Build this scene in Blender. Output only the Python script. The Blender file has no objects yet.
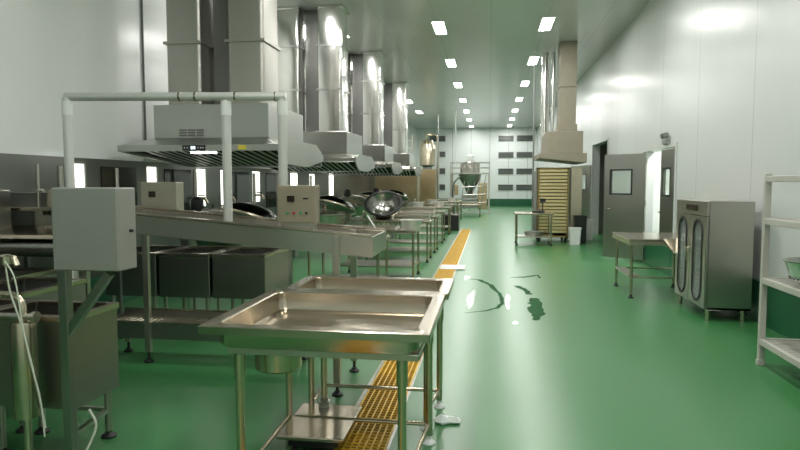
import bpy, bmesh, math, random
from mathutils import Vector, Matrix
random.seed(7)
PI = math.pi
COL = bpy.context.scene.collection
SC = bpy.context.scene

# ------------------------------------------------------------------ materials
def new_mat(name):
    m = bpy.data.materials.new(name); m.use_nodes = True
    nt = m.node_tree
    return m, nt, nt.nodes['Principled BSDF']

def plain(name, col, rough=0.5, metal=0.0, spec=0.5, coat=0.0, var=0.0, vscale=6.0):
    m, nt, b = new_mat(name)
    b.inputs['Base Color'].default_value = (*col, 1)
    b.inputs['Roughness'].default_value = rough
    b.inputs['Metallic'].default_value = metal
    b.inputs['Specular IOR Level'].default_value = spec
    b.inputs['Coat Weight'].default_value = coat
    if var > 0:
        tc = nt.nodes.new('ShaderNodeTexCoord'); n = nt.nodes.new('ShaderNodeTexNoise')
        n.inputs['Scale'].default_value = vscale; n.inputs['Detail'].default_value = 4
        r = nt.nodes.new('ShaderNodeValToRGB')
        r.color_ramp.elements[0].position = .3; r.color_ramp.elements[1].position = .7
        r.color_ramp.elements[0].color = (*[c*(1-var) for c in col], 1)
        r.color_ramp.elements[1].color = (*[min(1, c*(1+var)) for c in col], 1)
        nt.links.new(tc.outputs['Object'], n.inputs['Vector'])
        nt.links.new(n.outputs['Fac'], r.inputs['Fac']); nt.links.new(r.outputs['Color'], b.inputs['Base Color'])
    return m

def steel(name, col=(.50, .48, .43), rough=.3, var=.06, scale=9.0, stretch=(6, 6, .4), bump=0.03, wave=0.0):
    """brushed stainless: stretched noise in roughness and colour, optional large-scale buckling"""
    m, nt, b = new_mat(name)
    b.inputs['Metallic'].default_value = 1.0
    N = nt.nodes.new; L = nt.links.new
    tc = N('ShaderNodeTexCoord'); mp = N('ShaderNodeMapping'); mp.inputs['Scale'].default_value = stretch
    n = N('ShaderNodeTexNoise'); n.inputs['Scale'].default_value = scale; n.inputs['Detail'].default_value = 6
    L(tc.outputs['Object'], mp.inputs['Vector']); L(mp.outputs['Vector'], n.inputs['Vector'])
    r = N('ShaderNodeMapRange'); r.inputs['From Min'].default_value = .3; r.inputs['From Max'].default_value = .7
    r.inputs['To Min'].default_value = rough*.88; r.inputs['To Max'].default_value = rough*1.14
    b.inputs['Roughness'].default_value = rough
    cr = N('ShaderNodeValToRGB'); cr.color_ramp.elements[0].position = .3; cr.color_ramp.elements[1].position = .7
    cr.color_ramp.elements[0].color = (*[c*(1-var) for c in col], 1)
    cr.color_ramp.elements[1].color = (*[min(1, c*(1+var)) for c in col], 1)
    n2 = N('ShaderNodeTexNoise'); n2.inputs['Scale'].default_value = .9; n2.inputs['Detail'].default_value = 1
    L(tc.outputs['Object'], n2.inputs['Vector']); L(n2.outputs['Fac'], cr.inputs['Fac']); L(cr.outputs['Color'], b.inputs['Base Color'])
    bp = N('ShaderNodeBump'); bp.inputs['Strength'].default_value = bump; bp.inputs['Distance'].default_value = .0003
    L(n.outputs['Fac'], bp.inputs['Height'])
    if wave > 0:
        mp3 = N('ShaderNodeMapping'); mp3.inputs['Scale'].default_value = (2.2, 2.2, .7)
        n3 = N('ShaderNodeTexNoise'); n3.inputs['Scale'].default_value = 1.0; n3.inputs['Detail'].default_value = 1
        L(tc.outputs['Object'], mp3.inputs['Vector']); L(mp3.outputs['Vector'], n3.inputs['Vector'])
        b3 = N('ShaderNodeBump'); b3.inputs['Strength'].default_value = 1.0; b3.inputs['Distance'].default_value = wave
        L(n3.outputs['Fac'], b3.inputs['Height']); L(b3.outputs['Normal'], bp.inputs['Normal'])
    if wave > 0: L(b3.outputs['Normal'], b.inputs['Normal'])
    return m

def emit(name, col, strength):
    m, nt, b = new_mat(name)
    b.inputs['Base Color'].default_value = (*col, 1)
    b.inputs['Emission Color'].default_value = (*col, 1)
    b.inputs['Emission Strength'].default_value = strength
    return m

def panel_wall(name, col, axis, width, rough=.22, seam=.006, seamcol=(.16, .17, .16), wob=.006):
    """glossy coated insulated panels with thin vertical joints every `width` metres along axis (0 or 1)"""
    m, nt, b = new_mat(name); N = nt.nodes.new; L = nt.links.new
    tc = N('ShaderNodeTexCoord'); sp = N('ShaderNodeSeparateXYZ'); L(tc.outputs['Object'], sp.inputs[0])
    d = N('ShaderNodeMath'); d.operation = 'DIVIDE'; d.inputs[1].default_value = width; L(sp.outputs[axis], d.inputs[0])
    f = N('ShaderNodeMath'); f.operation = 'FRACT'; L(d.outputs[0], f.inputs[0])
    c = N('ShaderNodeMath'); c.operation = 'LESS_THAN'; c.inputs[1].default_value = seam/width; L(f.outputs[0], c.inputs[0])
    n = N('ShaderNodeTexNoise'); n.inputs['Scale'].default_value = .8; n.inputs['Detail'].default_value = 3; L(tc.outputs['Object'], n.inputs['Vector'])
    r = N('ShaderNodeValToRGB'); r.color_ramp.elements[0].color = (*[x*.95 for x in col], 1); r.color_ramp.elements[1].color = (*[min(1, x*1.04) for x in col], 1)
    L(n.outputs['Fac'], r.inputs['Fac'])
    mx = N('ShaderNodeMix'); mx.data_type = 'RGBA'; mx.inputs['B'].default_value = (*seamcol, 1)
    L(c.outputs[0], mx.inputs['Factor']); L(r.outputs['Color'], mx.inputs['A']); L(mx.outputs['Result'], b.inputs['Base Color'])
    b.inputs['Roughness'].default_value = rough
    # the thin skins of such panels are slightly buckled across the joints
    mp = N('ShaderNodeMapping'); s = [.5, .5, .25]; s[axis] = 1.6; mp.inputs['Scale'].default_value = s
    L(tc.outputs['Object'], mp.inputs['Vector'])
    n2 = N('ShaderNodeTexNoise'); n2.inputs['Scale'].default_value = 1.5; n2.inputs['Detail'].default_value = 2; L(mp.outputs['Vector'], n2.inputs['Vector'])
    bp = N('ShaderNodeBump'); bp.inputs['Strength'].default_value = 1; bp.inputs['Distance'].default_value = wob
    L(n2.outputs['Fac'], bp.inputs['Height']); L(bp.outputs['Normal'], b.inputs['Normal'])
    return m

def floor_mat():
    m, nt, b = new_mat('green epoxy floor'); N = nt.nodes.new; L = nt.links.new
    tc = N('ShaderNodeTexCoord')
    n = N('ShaderNodeTexNoise'); n.inputs['Scale'].default_value = .5; n.inputs['Detail'].default_value = 2; n.inputs['Roughness'].default_value = .5
    L(tc.outputs['Object'], n.inputs['Vector'])
    r = N('ShaderNodeValToRGB'); e = r.color_ramp.elements
    e[0].position = .3; e[0].color = (.034, .172, .048, 1); e[1].position = .75; e[1].color = (.044, .196, .062, 1)
    L(n.outputs['Fac'], r.inputs['Fac']); L(r.outputs['Color'], b.inputs['Base Color'])
    n2 = N('ShaderNodeTexNoise'); n2.inputs['Scale'].default_value = 1.6; n2.inputs['Detail'].default_value = 4; L(tc.outputs['Object'], n2.inputs['Vector'])
    mr = N('ShaderNodeMapRange'); mr.inputs['From Min'].default_value = .35; mr.inputs['From Max'].default_value = .65
    mr.inputs['To Min'].default_value = .24; mr.inputs['To Max'].default_value = .30
    b.inputs['Roughness'].default_value = .31
    n3 = N('ShaderNodeTexNoise'); n3.inputs['Scale'].default_value = 9; n3.inputs['Detail'].default_value = 3; L(tc.outputs['Object'], n3.inputs['Vector'])
    bp = N('ShaderNodeBump'); bp.inputs['Strength'].default_value = .25; bp.inputs['Distance'].default_value = .0006
    b.inputs['Specular IOR Level'].default_value = .75
    return m

M = {
 'floor': floor_mat(),
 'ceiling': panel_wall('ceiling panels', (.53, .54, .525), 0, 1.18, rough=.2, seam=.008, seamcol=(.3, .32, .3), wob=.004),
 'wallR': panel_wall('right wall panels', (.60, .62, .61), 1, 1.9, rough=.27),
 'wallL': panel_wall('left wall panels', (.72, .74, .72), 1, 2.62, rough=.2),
 'wallB': panel_wall('back wall panels', (.74, .79, .77), 0, 1.2, rough=.35, seam=.03, seamcol=(.4, .43, .42)),
 'curb': plain('dark green curb paint', (.012, .105, .045), .3, var=.15, vscale=2),
 'steel': steel('stainless steel'),
 'steel_top': steel('satin stainless table top', (.52, .46, .37), .21, stretch=(.6, 8, 3)),
 'steel_warm': steel('warm stainless sheet', (.60, .54, .42), .30, stretch=(6, 6, .5)),
 'steel_dark': steel('dull grey stainless', (.33, .34, .32), .38),
 'steel_tank': steel('scuffed tank stainless', (.34, .34, .31), .32, var=.1),
 'cabgrey': plain('grey painted cabinet', (.30, .31, .28), .42, .35, var=.03),
 'duct': steel('mirror finish duct sheet', (.66, .66, .63), .17, wave=.025, bump=.01),
 'duct_matte': steel('film covered duct sheet', (.47, .46, .42), .42, var=.05),
 'hood': steel('hood sheet', (.47, .48, .45), .38, var=.05),
 'hoodfar': steel('hood sheet, bright', (.42, .42, .39), .22, var=.05),
 'pipe': plain('polished tube', (.56, .50, .38), .24, 1.0),
 'tube': plain('pale brushed frame tube', (.62, .63, .60), .38, .45),
 'lidblack': plain('dark shiny lid', (.05, .052, .05), .16, 1.0),
 'rubber': plain('black rubber', (.015, .017, .016), .5),
 'black': plain('black plastic', (.012, .013, .013), .35),
 'darkglass': plain('dark glass', (.012, .016, .015), .08, spec=.6),
 'gasket': plain('black gasket', (.02, .02, .02), .6),
 'slat': plain('oily filter slat', (.10, .11, .10), .3, 1.0),
 'slat2': plain('filter slat edge', (.45, .47, .44), .3, 1.0),
 'slat3': plain('pale filter baffle', (.5, .52, .49), .45, .4),
 'filterblack': plain('matte black filter tray', (.01, .01, .01), .9, spec=.1),  # matte black plate behind the pale baffles
 'clad_dark': steel('dull dark duct', (.2, .2, .19), .4),
 'cream': plain('off white coated shelving', (.47, .46, .41), .45, var=.05),
 'white': plain('white plastic', (.75, .77, .75), .4),
 'hose': plain('pale hose', (.55, .58, .48), .4),
 'yellow': plain('yellow fibreglass grating', (.74, .45, .03), .5, var=.15, vscale=9),
 'trench': plain('drain trench', (.22, .12, .012), .7),
 'red': plain('red button', (.5, .02, .02), .35),
 'green': plain('green button', (.02, .3, .08), .35),
 'label_y': plain('yellow warning label', (.75, .62, .05), .5),
 'grey_print': plain('grey printed marks', (.16, .16, .15), .6),
 'vent': plain('dark window louvre', (.045, .06, .055), .35),
 'stain': plain('dark green worn floor stroke', (.012, .085, .022), .75, spec=.15, var=.3, vscale=12),
 'water': plain('thin water film', (.036, .18, .056), .21, spec=.75),
 'clad': steel('dark wall cladding', (.24, .245, .23), .35),
 'gold': steel('golden tray steel', (.80, .66, .36), .35, stretch=(6, 1, 1)),
 'gold_dark': steel('dark golden interior', (.34, .26, .12), .45),
 'brown': steel('brownish cabinet steel', (.52, .41, .25), .28, var=.15, stretch=(1, 1, 1)),  # brown reflected in the cabinets' stainless is put into the base colour
 'beige': plain('beige sheet metal', (.29, .26, .195), .5, var=.05),
 'led': emit('lamp diffuser', (1.0, .99, .95), 10),
 'hoodlamp': emit('hood lamp', (1, 1, .96), 12),
 'litglass': emit('lit window glass', (1.0, 1.0, .9), 1.6),
 'litroom': emit('lit room lamp', (1, 1, .96), 32),
 'display': emit('lcd display', (.7, .85, .95), .7),
 'dispdark': plain('dark display', (.02, .012, .008), .15),
 'plasticbag': plain('white crumpled plastic', (.75, .82, .78), .3),
}
M['wallR'].node_tree.nodes['Principled BSDF'].inputs['Specular IOR Level'].default_value = .3
gm, gnt, gb = new_mat('clear door glass')
gb.inputs['Base Color'].default_value = (.75, .82, .78, 1); gb.inputs['Roughness'].default_value = .05
gb.inputs['Transmission Weight'].default_value = .85; gb.inputs['IOR'].default_value = 1.1
M['glass'] = gm

# ------------------------------------------------------------------ mesh builder
WL = {}   # world location of every built object's origin

class MB:
    def __init__(s): s.bm = bmesh.new()
    def face(s, pts):
        vs = [s.bm.verts.new(p) for p in pts]
        try: s.bm.faces.new(vs)
        except ValueError: pass
    def box(s, x0, x1, y0, y1, z0, z1):
        v = [s.bm.verts.new(p) for p in ((x0,y0,z0),(x1,y0,z0),(x1,y1,z0),(x0,y1,z0),(x0,y0,z1),(x1,y0,z1),(x1,y1,z1),(x0,y1,z1))]
        for f in ((3,2,1,0),(4,5,6,7),(0,1,5,4),(1,2,6,5),(2,3,7,6),(3,0,4,7)): s.bm.faces.new([v[i] for i in f])
        return s
    def hexa(s, p):      # 8 points: bottom loop 0-3, top loop 4-7
        v = [s.bm.verts.new(q) for q in p]
        for f in ((3,2,1,0),(4,5,6,7),(0,1,5,4),(1,2,6,5),(2,3,7,6),(3,0,4,7)): s.bm.faces.new([v[i] for i in f])
        return s
    def prism(s, pts, axis, a, b):   # polygon pts (2D) extruded along axis from a to b
        def mk(p, t):
            return {0: (t, p[0], p[1]), 1: (p[0], t, p[1]), 2: (p[0], p[1], t)}[axis]
        A = [s.bm.verts.new(mk(p, a)) for p in pts]; B = [s.bm.verts.new(mk(p, b)) for p in pts]
        s.bm.faces.new(A[::-1]); s.bm.faces.new(B)
        n = len(pts)
        for i in range(n): s.bm.faces.new((A[i], A[(i+1) % n], B[(i+1) % n], B[i]))
        return s
    def bar(s, p0, p1, w, h=None):    # square bar between two points
        h = h or w; p0 = Vector(p0); p1 = Vector(p1); d = (p1-p0).normalized()
        u = Vector((0,0,1)) if abs(d.z) < .95 else Vector((0,1,0))
        r = d.cross(u).normalized(); t = r.cross(d).normalized()
        q = [(-1,-1),(1,-1),(1,1),(-1,1)]
        s.hexa([p0+r*a*w/2+t*b*h/2 for a, b in q]+[p1+r*a*w/2+t*b*h/2 for a, b in q]); return s
    def tube(s, pts, r, seg=12, cap=True):
        pts = [Vector(p) for p in pts]; rings = []
        rr = r if isinstance(r, (list, tuple)) else [r]*len(pts)
        prev = None
        for i, p in enumerate(pts):
            if i == 0: d = pts[1]-p
            elif i == len(pts)-1: d = p-pts[i-1]
            else: d = (pts[i+1]-p).normalized()+(p-pts[i-1]).normalized()
            d.normalize()
            if prev is None:
                u = Vector((0,0,1)) if abs(d.z) < .9 else Vector((1,0,0)); a = d.cross(u).normalized()
            else: a = (prev-d*prev.dot(d)).normalized()
            prev = a; b = d.cross(a)
            rings.append([s.bm.verts.new(p+(a*math.cos(2*PI*k/seg)+b*math.sin(2*PI*k/seg))*rr[i]) for k in range(seg)])
        for A, B in zip(rings, rings[1:]):
            for k in range(seg): s.bm.faces.new((A[k], A[(k+1) % seg], B[(k+1) % seg], B[k]))
        if cap: s.bm.faces.new(rings[0][::-1]); s.bm.faces.new(rings[-1])
        return s
    def lathe(s, prof, c, seg=28, rot=None, cap=True):   # prof: (r, z) list around vertical axis at c
        c = Vector(c); R = rot or Matrix.Identity(3); rings = []
        for r, z in prof:
            rings.append([s.bm.verts.new(c+R @ Vector((r*math.cos(2*PI*k/seg), r*math.sin(2*PI*k/seg), z))) for k in range(seg)])
        for A, B in zip(rings, rings[1:]):
            for k in range(seg): s.bm.faces.new((A[k], A[(k+1) % seg], B[(k+1) % seg], B[k]))
        if cap and prof[0][0] > 1e-4: s.bm.faces.new(rings[0][::-1])
        if cap and prof[-1][0] > 1e-4: s.bm.faces.new(rings[-1])
        return s
    def loops(s, loops, close_first=False, close_last=False):
        R = [[s.bm.verts.new(p) for p in l] for l in loops]
        n = len(R[0])
        for A, B in zip(R, R[1:]):
            for k in range(n): s.bm.faces.new((A[k], A[(k+1) % n], B[(k+1) % n], B[k]))
        if close_first: s.bm.faces.new(R[0][::-1])
        if close_last: s.bm.faces.new(R[-1])
        return s
    def build(s, name, mat, parent=None, origin=None, bevel=0.0, smooth=False, label=None, kind=None):
        bm = s.bm
        bmesh.ops.remove_doubles(bm, verts=bm.verts, dist=1e-6)
        bmesh.ops.recalc_face_normals(bm, faces=bm.faces)
        L = Vector(WL[parent.name]) if parent else Vector(origin or (0, 0, 0))
        for v in bm.verts: v.co -= L
        me = bpy.data.meshes.new(name); bm.to_mesh(me); bm.free()
        me.materials.append(mat)
        if smooth:
            for p in me.polygons: p.use_smooth = True
        o = bpy.data.objects.new(name, me); COL.objects.link(o)
        if parent: o.parent = parent
        else: o.location = L
        WL[o.name] = tuple(L)
        if smooth:
            try: me.set_sharp_from_angle(angle=math.radians(40))
            except Exception: pass
        if bevel > 0:
            md = o.modifiers.new('bevel', 'BEVEL'); md.width = bevel; md.segments = 2; md.limit_method = 'ANGLE'
            md.angle_limit = math.radians(50)
        if label: o['label'] = label
        if kind: o['kind'] = kind
        return o

def thing(name, label, cat, loc, group=None):
    o = bpy.data.objects.new(name, None); COL.objects.link(o); o.empty_display_size = .1
    o.location = loc; o['label'] = label; o['category'] = cat
    if group: o['group'] = group
    WL[o.name] = tuple(loc); return o
def tag(o, label, cat, group=None):
    o['label'] = label; o['category'] = cat
    if group: o['group'] = group
    return o
def struct(name, mb, mat, **k):
    return mb.build(name, mat, kind='structure', **k)
def copy_tree(o, loc=None, label=None, parent=None):
    c = o.copy(); COL.objects.link(c)
    if parent: c.parent = parent
    if loc is not None: c.location = loc; WL[c.name] = tuple(loc)
    if label: c['label'] = label
    for ch in list(o.children): copy_tree(ch, parent=c)
    return c
ORD = ['first','second','third','fourth','fifth','sixth','seventh','eighth','ninth','tenth','eleventh','twelfth']

def rrect(x0, x1, y0, y1, r, z, n=5):
    out = []
    for cx, cy, a0 in ((x1-r, y1-r, 0), (x0+r, y1-r, PI/2), (x0+r, y0+r, PI), (x1-r, y0+r, 1.5*PI)):
        for k in range(n+1):
            a = a0+PI/2*k/n; out.append((cx+r*math.cos(a), cy+r*math.sin(a), z))
    return out

# ------------------------------------------------------------------ the room
XL, XR, YB, YF, ZC = -4.7, 3.0, 40.0, -4.0, 5.0
struct('floor', MB().box(XL-.2, XR+.2, YF-.2, YB+.2, -.1, 0), M['floor'])
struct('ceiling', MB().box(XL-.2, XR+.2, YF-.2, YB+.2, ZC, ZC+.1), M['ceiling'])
struct('wall_front', MB().box(XL-.2, XR+.2, YF-.2, YF, 0, ZC), M['wallB'])
struct('wall_back', MB().box(XL-.2, XR+.2, YB, YB+.2, 0, ZC), M['wallB'])
# left wall: white above, dark clad below with narrow lit windows in between
struct('wall_left', MB().box(XL-.2, XL, YF, YB, 1.83, ZC), M['wallL'])
lw = MB()
lw.box(XL-.2, XL, YF, YB, 0, 1.15)
lw.box(XL-.2, XL, YF, YB, 1.76, 1.83)
WY = [6.47, 8.02, 9.5, 10.34, 11.91, 14.36, 15.88, 17.9]
WW = [.22, .26, .34, .2, .42, .55, .5, .55]
ys = [YF]
for i, y in enumerate(WY):
    w = WW[i]
    lw.box(XL-.2, XL, ys[-1], y-w/2, 1.15, 1.76); ys.append(y+w/2)
lw.box(XL-.2, XL, ys[-1], YB, 1.15, 1.76)
o = struct('wall_left_cladding', lw, M['clad'])
o.name = 'trim_1'
for i, y in enumerate(WY):
    w = WW[i]
    wn = struct('window_%d' % (i+1), MB().box(XL-.03, XL-.01, y-w/2, y+w/2, 1.15, 1.76), M['litglass'])
    MB().box(XL-.01, XL+.004, y-w/2-.03, y-w/2, 1.12, 1.79).box(XL-.01, XL+.004, y+w/2, y+w/2+.03, 1.12, 1.79).box(XL-.01, XL+.004, y-w/2, y+w/2, 1.12, 1.15).box(XL-.01, XL+.004, y-w/2, y+w/2, 1.76, 1.79).build('window_frame', M['steel_dark'], wn)
for i, (y, w) in enumerate(((7.25, .75), (8.75, .8), (11.1, .85), (13.1, 1.3))):
    wn = struct('window_%d' % (20+i), MB().box(XL, XL+.012, y-w/2, y+w/2, 1.0, 1.74), M['darkglass'])
# wall pilaster strips
struct('trim_2', MB().box(XL, XL+.03, 7.86, 8.42, 1.9, ZC), M['wallL'])

# right wall with door openings, and the rooms behind them
D1 = (10.5, 12.62, 2.13); D2 = (16.3, 18.6, 2.62)
rw = MB()
rw.box(XR, XR+.2, YF, D1[0], 0, ZC).box(XR, XR+.2, D1[0], D1[1], D1[2], ZC).box(XR, XR+.2, D1[1], D2[0], 0, ZC)
rw.box(XR, XR+.2, D2[0], D2[1], D2[2], ZC).box(XR, XR+.2, D2[1], YB, 0, ZC)
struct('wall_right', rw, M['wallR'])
struct('baseboard_right', MB().box(XR-.05, XR, YF, D1[0], 0, .47).box(XR-.05, XR+.2, D1[0], D1[1], 0, .47).box(XR-.05, XR, D1[1], D2[0], 0, .3).box(XR-.05, XR, D2[1], YB, 0, .3), M['curb'], bevel=.01)
struct('baseboard_back', MB().box(XL, XR-.05, YB-.12, YB, 0, .47), M['curb'], bevel=.01)
struct('baseboard_left', MB().box(XL, XL+.05, YF, YB-.12, 0, .4), M['curb'], bevel=.01)
struct('wall_side_room', MB().box(4.6, 4.7, 9.6, 13.6, 0, 3).box(XR+.2, 4.7, 9.5, 9.6, 0, 3).box(XR+.2, 4.7, 13.6, 13.7, 0, 3), plain('side room white', (.8, .82, .8), .5)).name = 'wall_side_room'
struct('floor_side_room', MB().box(XR+.2, 4.7, 9.5, 13.7, -.1, 0), M['floor'])
struct('ceiling_side_room', MB().box(XR+.2, 4.7, 9.5, 13.7, 3, 3.1), M['white'])
lp = thing('ceiling_light', 'bright lamp inside the side room behind the open steel door', 'ceiling light', (3.9, 11.6, 3.0))
MB().box(3.5, 4.3, 11.2, 12.0, 2.95, 2.999).build('frame', M['white'], lp)
MB().box(3.54, 4.26, 11.24, 11.96, 2.945, 2.95).build('diffuser', M['litroom'], lp)
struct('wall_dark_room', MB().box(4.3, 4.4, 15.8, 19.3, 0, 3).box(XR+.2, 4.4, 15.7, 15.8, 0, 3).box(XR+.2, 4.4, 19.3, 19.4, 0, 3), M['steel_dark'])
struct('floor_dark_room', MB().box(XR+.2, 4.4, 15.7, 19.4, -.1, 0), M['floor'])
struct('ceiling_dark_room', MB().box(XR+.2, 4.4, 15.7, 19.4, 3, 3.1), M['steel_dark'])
# door frames
def frame_of(y0, y1, zt, n):
    struct('trim_%d' % n, MB().box(XR-.02, XR+.01, y0-.06, y0, .3, zt+.06).box(XR-.02, XR+.01, y1, y1+.06, .3, zt+.06).box(XR-.02, XR+.01, y0, y1, zt, zt+.06), M['wallR'])
frame_of(*D1[:3], 3); frame_of(*D2[:3], 4)

# doors: leaf built in its own frame (u along the leaf, w thickness), hinged at h, direction angle
def door(n, h, ang, W, z0, z1, win=True, flip=False):
    c, s = math.cos(ang), math.sin(ang); t = .045
    def T(u, w, z): return (h[0]+u*c-w*s, h[1]+u*s+w*c, z)
    def slab(mb, u0, u1, w0, w1, a, b):
        mb.hexa([T(u0,w0,a),T(u1,w0,a),T(u1,w1,a),T(u0,w1,a),T(u0,w0,b),T(u1,w0,b),T(u1,w1,b),T(u0,w1,b)])
    root = bpy.data.objects.new('door_%d' % n, None); COL.objects.link(root); root.location = (h[0], h[1], 0); root['kind'] = 'structure'
    WL[root.name] = (h[0], h[1], 0)
    wu0, wu1, wz0, wz1 = W*.3, W*.86, 1.30, 1.80
    if not win:
        mb = MB(); slab(mb, 0, W, -t/2, t/2, z0, z1); mb.build('leaf', M['steel'], root, bevel=.003)
    else:
        mb = MB()
        slab(mb, 0, wu0, -t/2, t/2, z0, z1); slab(mb, wu1, W, -t/2, t/2, z0, z1)
        slab(mb, wu0, wu1, -t/2, t/2, z0, wz0); slab(mb, wu0, wu1, -t/2, t/2, wz1, z1)
        lf = mb.build('leaf', M['steel_door'], root)
        g = MB(); e = .03
        for a in (-t/2-.006, t/2-.002):
            slab(g, wu0, wu0+e, a, a+.008, wz0, wz1); slab(g, wu1-e, wu1, a, a+.008, wz0, wz1)
            slab(g, wu0, wu1, a, a+.008, wz0, wz0+e); slab(g, wu0, wu1, a, a+.008, wz1-e, wz1)
        g.build('window_gasket', M['gasket'], root)
        g = MB(); slab(g, wu0+.01, wu1-.01, -.004, .004, wz0, wz1); g.build('window_glass', M['glass'], root)
    hd = MB()
    for sg in (-1, 1):
        hd.tube([T(W-.08, sg*t/2, 1.02), T(W-.08, sg*(t/2+.05), 1.02), T(W-.2, sg*(t/2+.05), 1.02)], .01, 8)
    hd.build('door_handle', M['pipe'], root, smooth=True)
    k = MB()
    for a in (.3, 1.1, 1.9): k.tube([T(0, 0, a), T(0, 0, a+.1)], .022, 8)
    k.build('hinge', M['steel_dark'], root, smooth=True)
    return root
M['steel_door'] = steel('door sheet steel', (.36, .36, .33), .3, var=.06)
door(1, (2.93, 12.12), math.atan2(12.68-12.12, 2.3-2.93), .86, .06, 2.09)
door(2, (3.03, 10.56), PI/2, .84, .48, 2.11)
door(3, (2.96, 18.72), math.radians(100), 1.0, .31, 2.05)

# far wall: dark louvred windows
FW = [(.59, 1.5), (1.74, 2.7)]; FZ = [(4.17, 4.5), (3.12, 3.44), (2.07, 2.39), (1.04, 1.36)]
k = 30
rects = [(a, b, c, d) for a, b in FW for c, d in FZ]+[(-3.86, -2.87, 4.2, 4.52), (-3.2, -2.87, 3.2, 3.5), (-3.2, -2.87, 2.1, 2.42), (-3.2, -2.87, 1.05, 1.37)]
for a, b, c, d in rects:
    w = struct('window_%d' % k, MB().box(a, b, YB-.015, YB-.002, c, d), M['vent']); k += 1
    f = MB().box(a-.03, a, YB-.04, YB-.002, c-.03, d+.03).box(b, b+.03, YB-.04, YB-.002, c-.03, d+.03)
    f.box(a, b, YB-.04, YB-.002, c-.03, c).box(a, b, YB-.04, YB-.002, d, d+.03)
    for i in range(1, 4): f.box(a, b, YB-.03, YB-.016, c+(d-c)*i/4-.008, c+(d-c)*i/4+.008)
    f.build('window_frame', M['steel_dark'], w)
struct('trim_5', MB().box(-.02, .04, YB-.05, YB, .47, ZC), M['wallB'])

# ceiling lights
rows = [(-1.13, 'left row over the drain', range(-1, 10)), (1.2, 'right row over the aisle', range(-1, 10)), (-3.45, 'far left row behind the ducts', range(2, 8))]
L0 = None
for X, rn, ks in rows:
    vis = 0
    for kk in ks:
        Y = 1.7+4.07*kk
        if kk < 3 and X > -3: lab = 'recessed ceiling light of the %s, %s overhead near the camera' % (rn, ['behind', 'nearest', 'second', 'third'][kk+1])
        else:
            lab = 'oblong recessed ceiling light, %s visible one of the %s' % (ORD[vis], rn); vis += 1
        if L0 is None:
            L0 = thing('ceiling_light', lab, 'ceiling light', (X, Y, ZC), 'recessed ceiling lights')
            b = MB()
            for x0, x1, y0, y1 in ((-.15,-.12,-.58,.58),(.12,.15,-.58,.58),(-.12,.12,-.58,-.55),(-.12,.12,.55,.58)):
                b.box(X+x0, X+x1, Y+y0, Y+y1, ZC-.02, ZC-.001)
            b.build('frame', M['white'], L0)
            MB().box(X-.12, X+.12, Y-.55, Y+.55, ZC-.012, ZC-.001).build('diffuser', M['led'], L0)
            ld = bpy.data.lights.new('lamp', 'AREA'); ld.shape = 'RECTANGLE'; ld.size = .24; ld.size_y = 1.1; ld.energy = 36; ld.color = (1.0, .985, .95)
            lo = bpy.data.objects.new('lamp', ld); COL.objects.link(lo); lo.parent = L0; lo.location = (0, 0, -.014)
        else: copy_tree(L0, (X, Y, ZC), lab)


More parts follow.
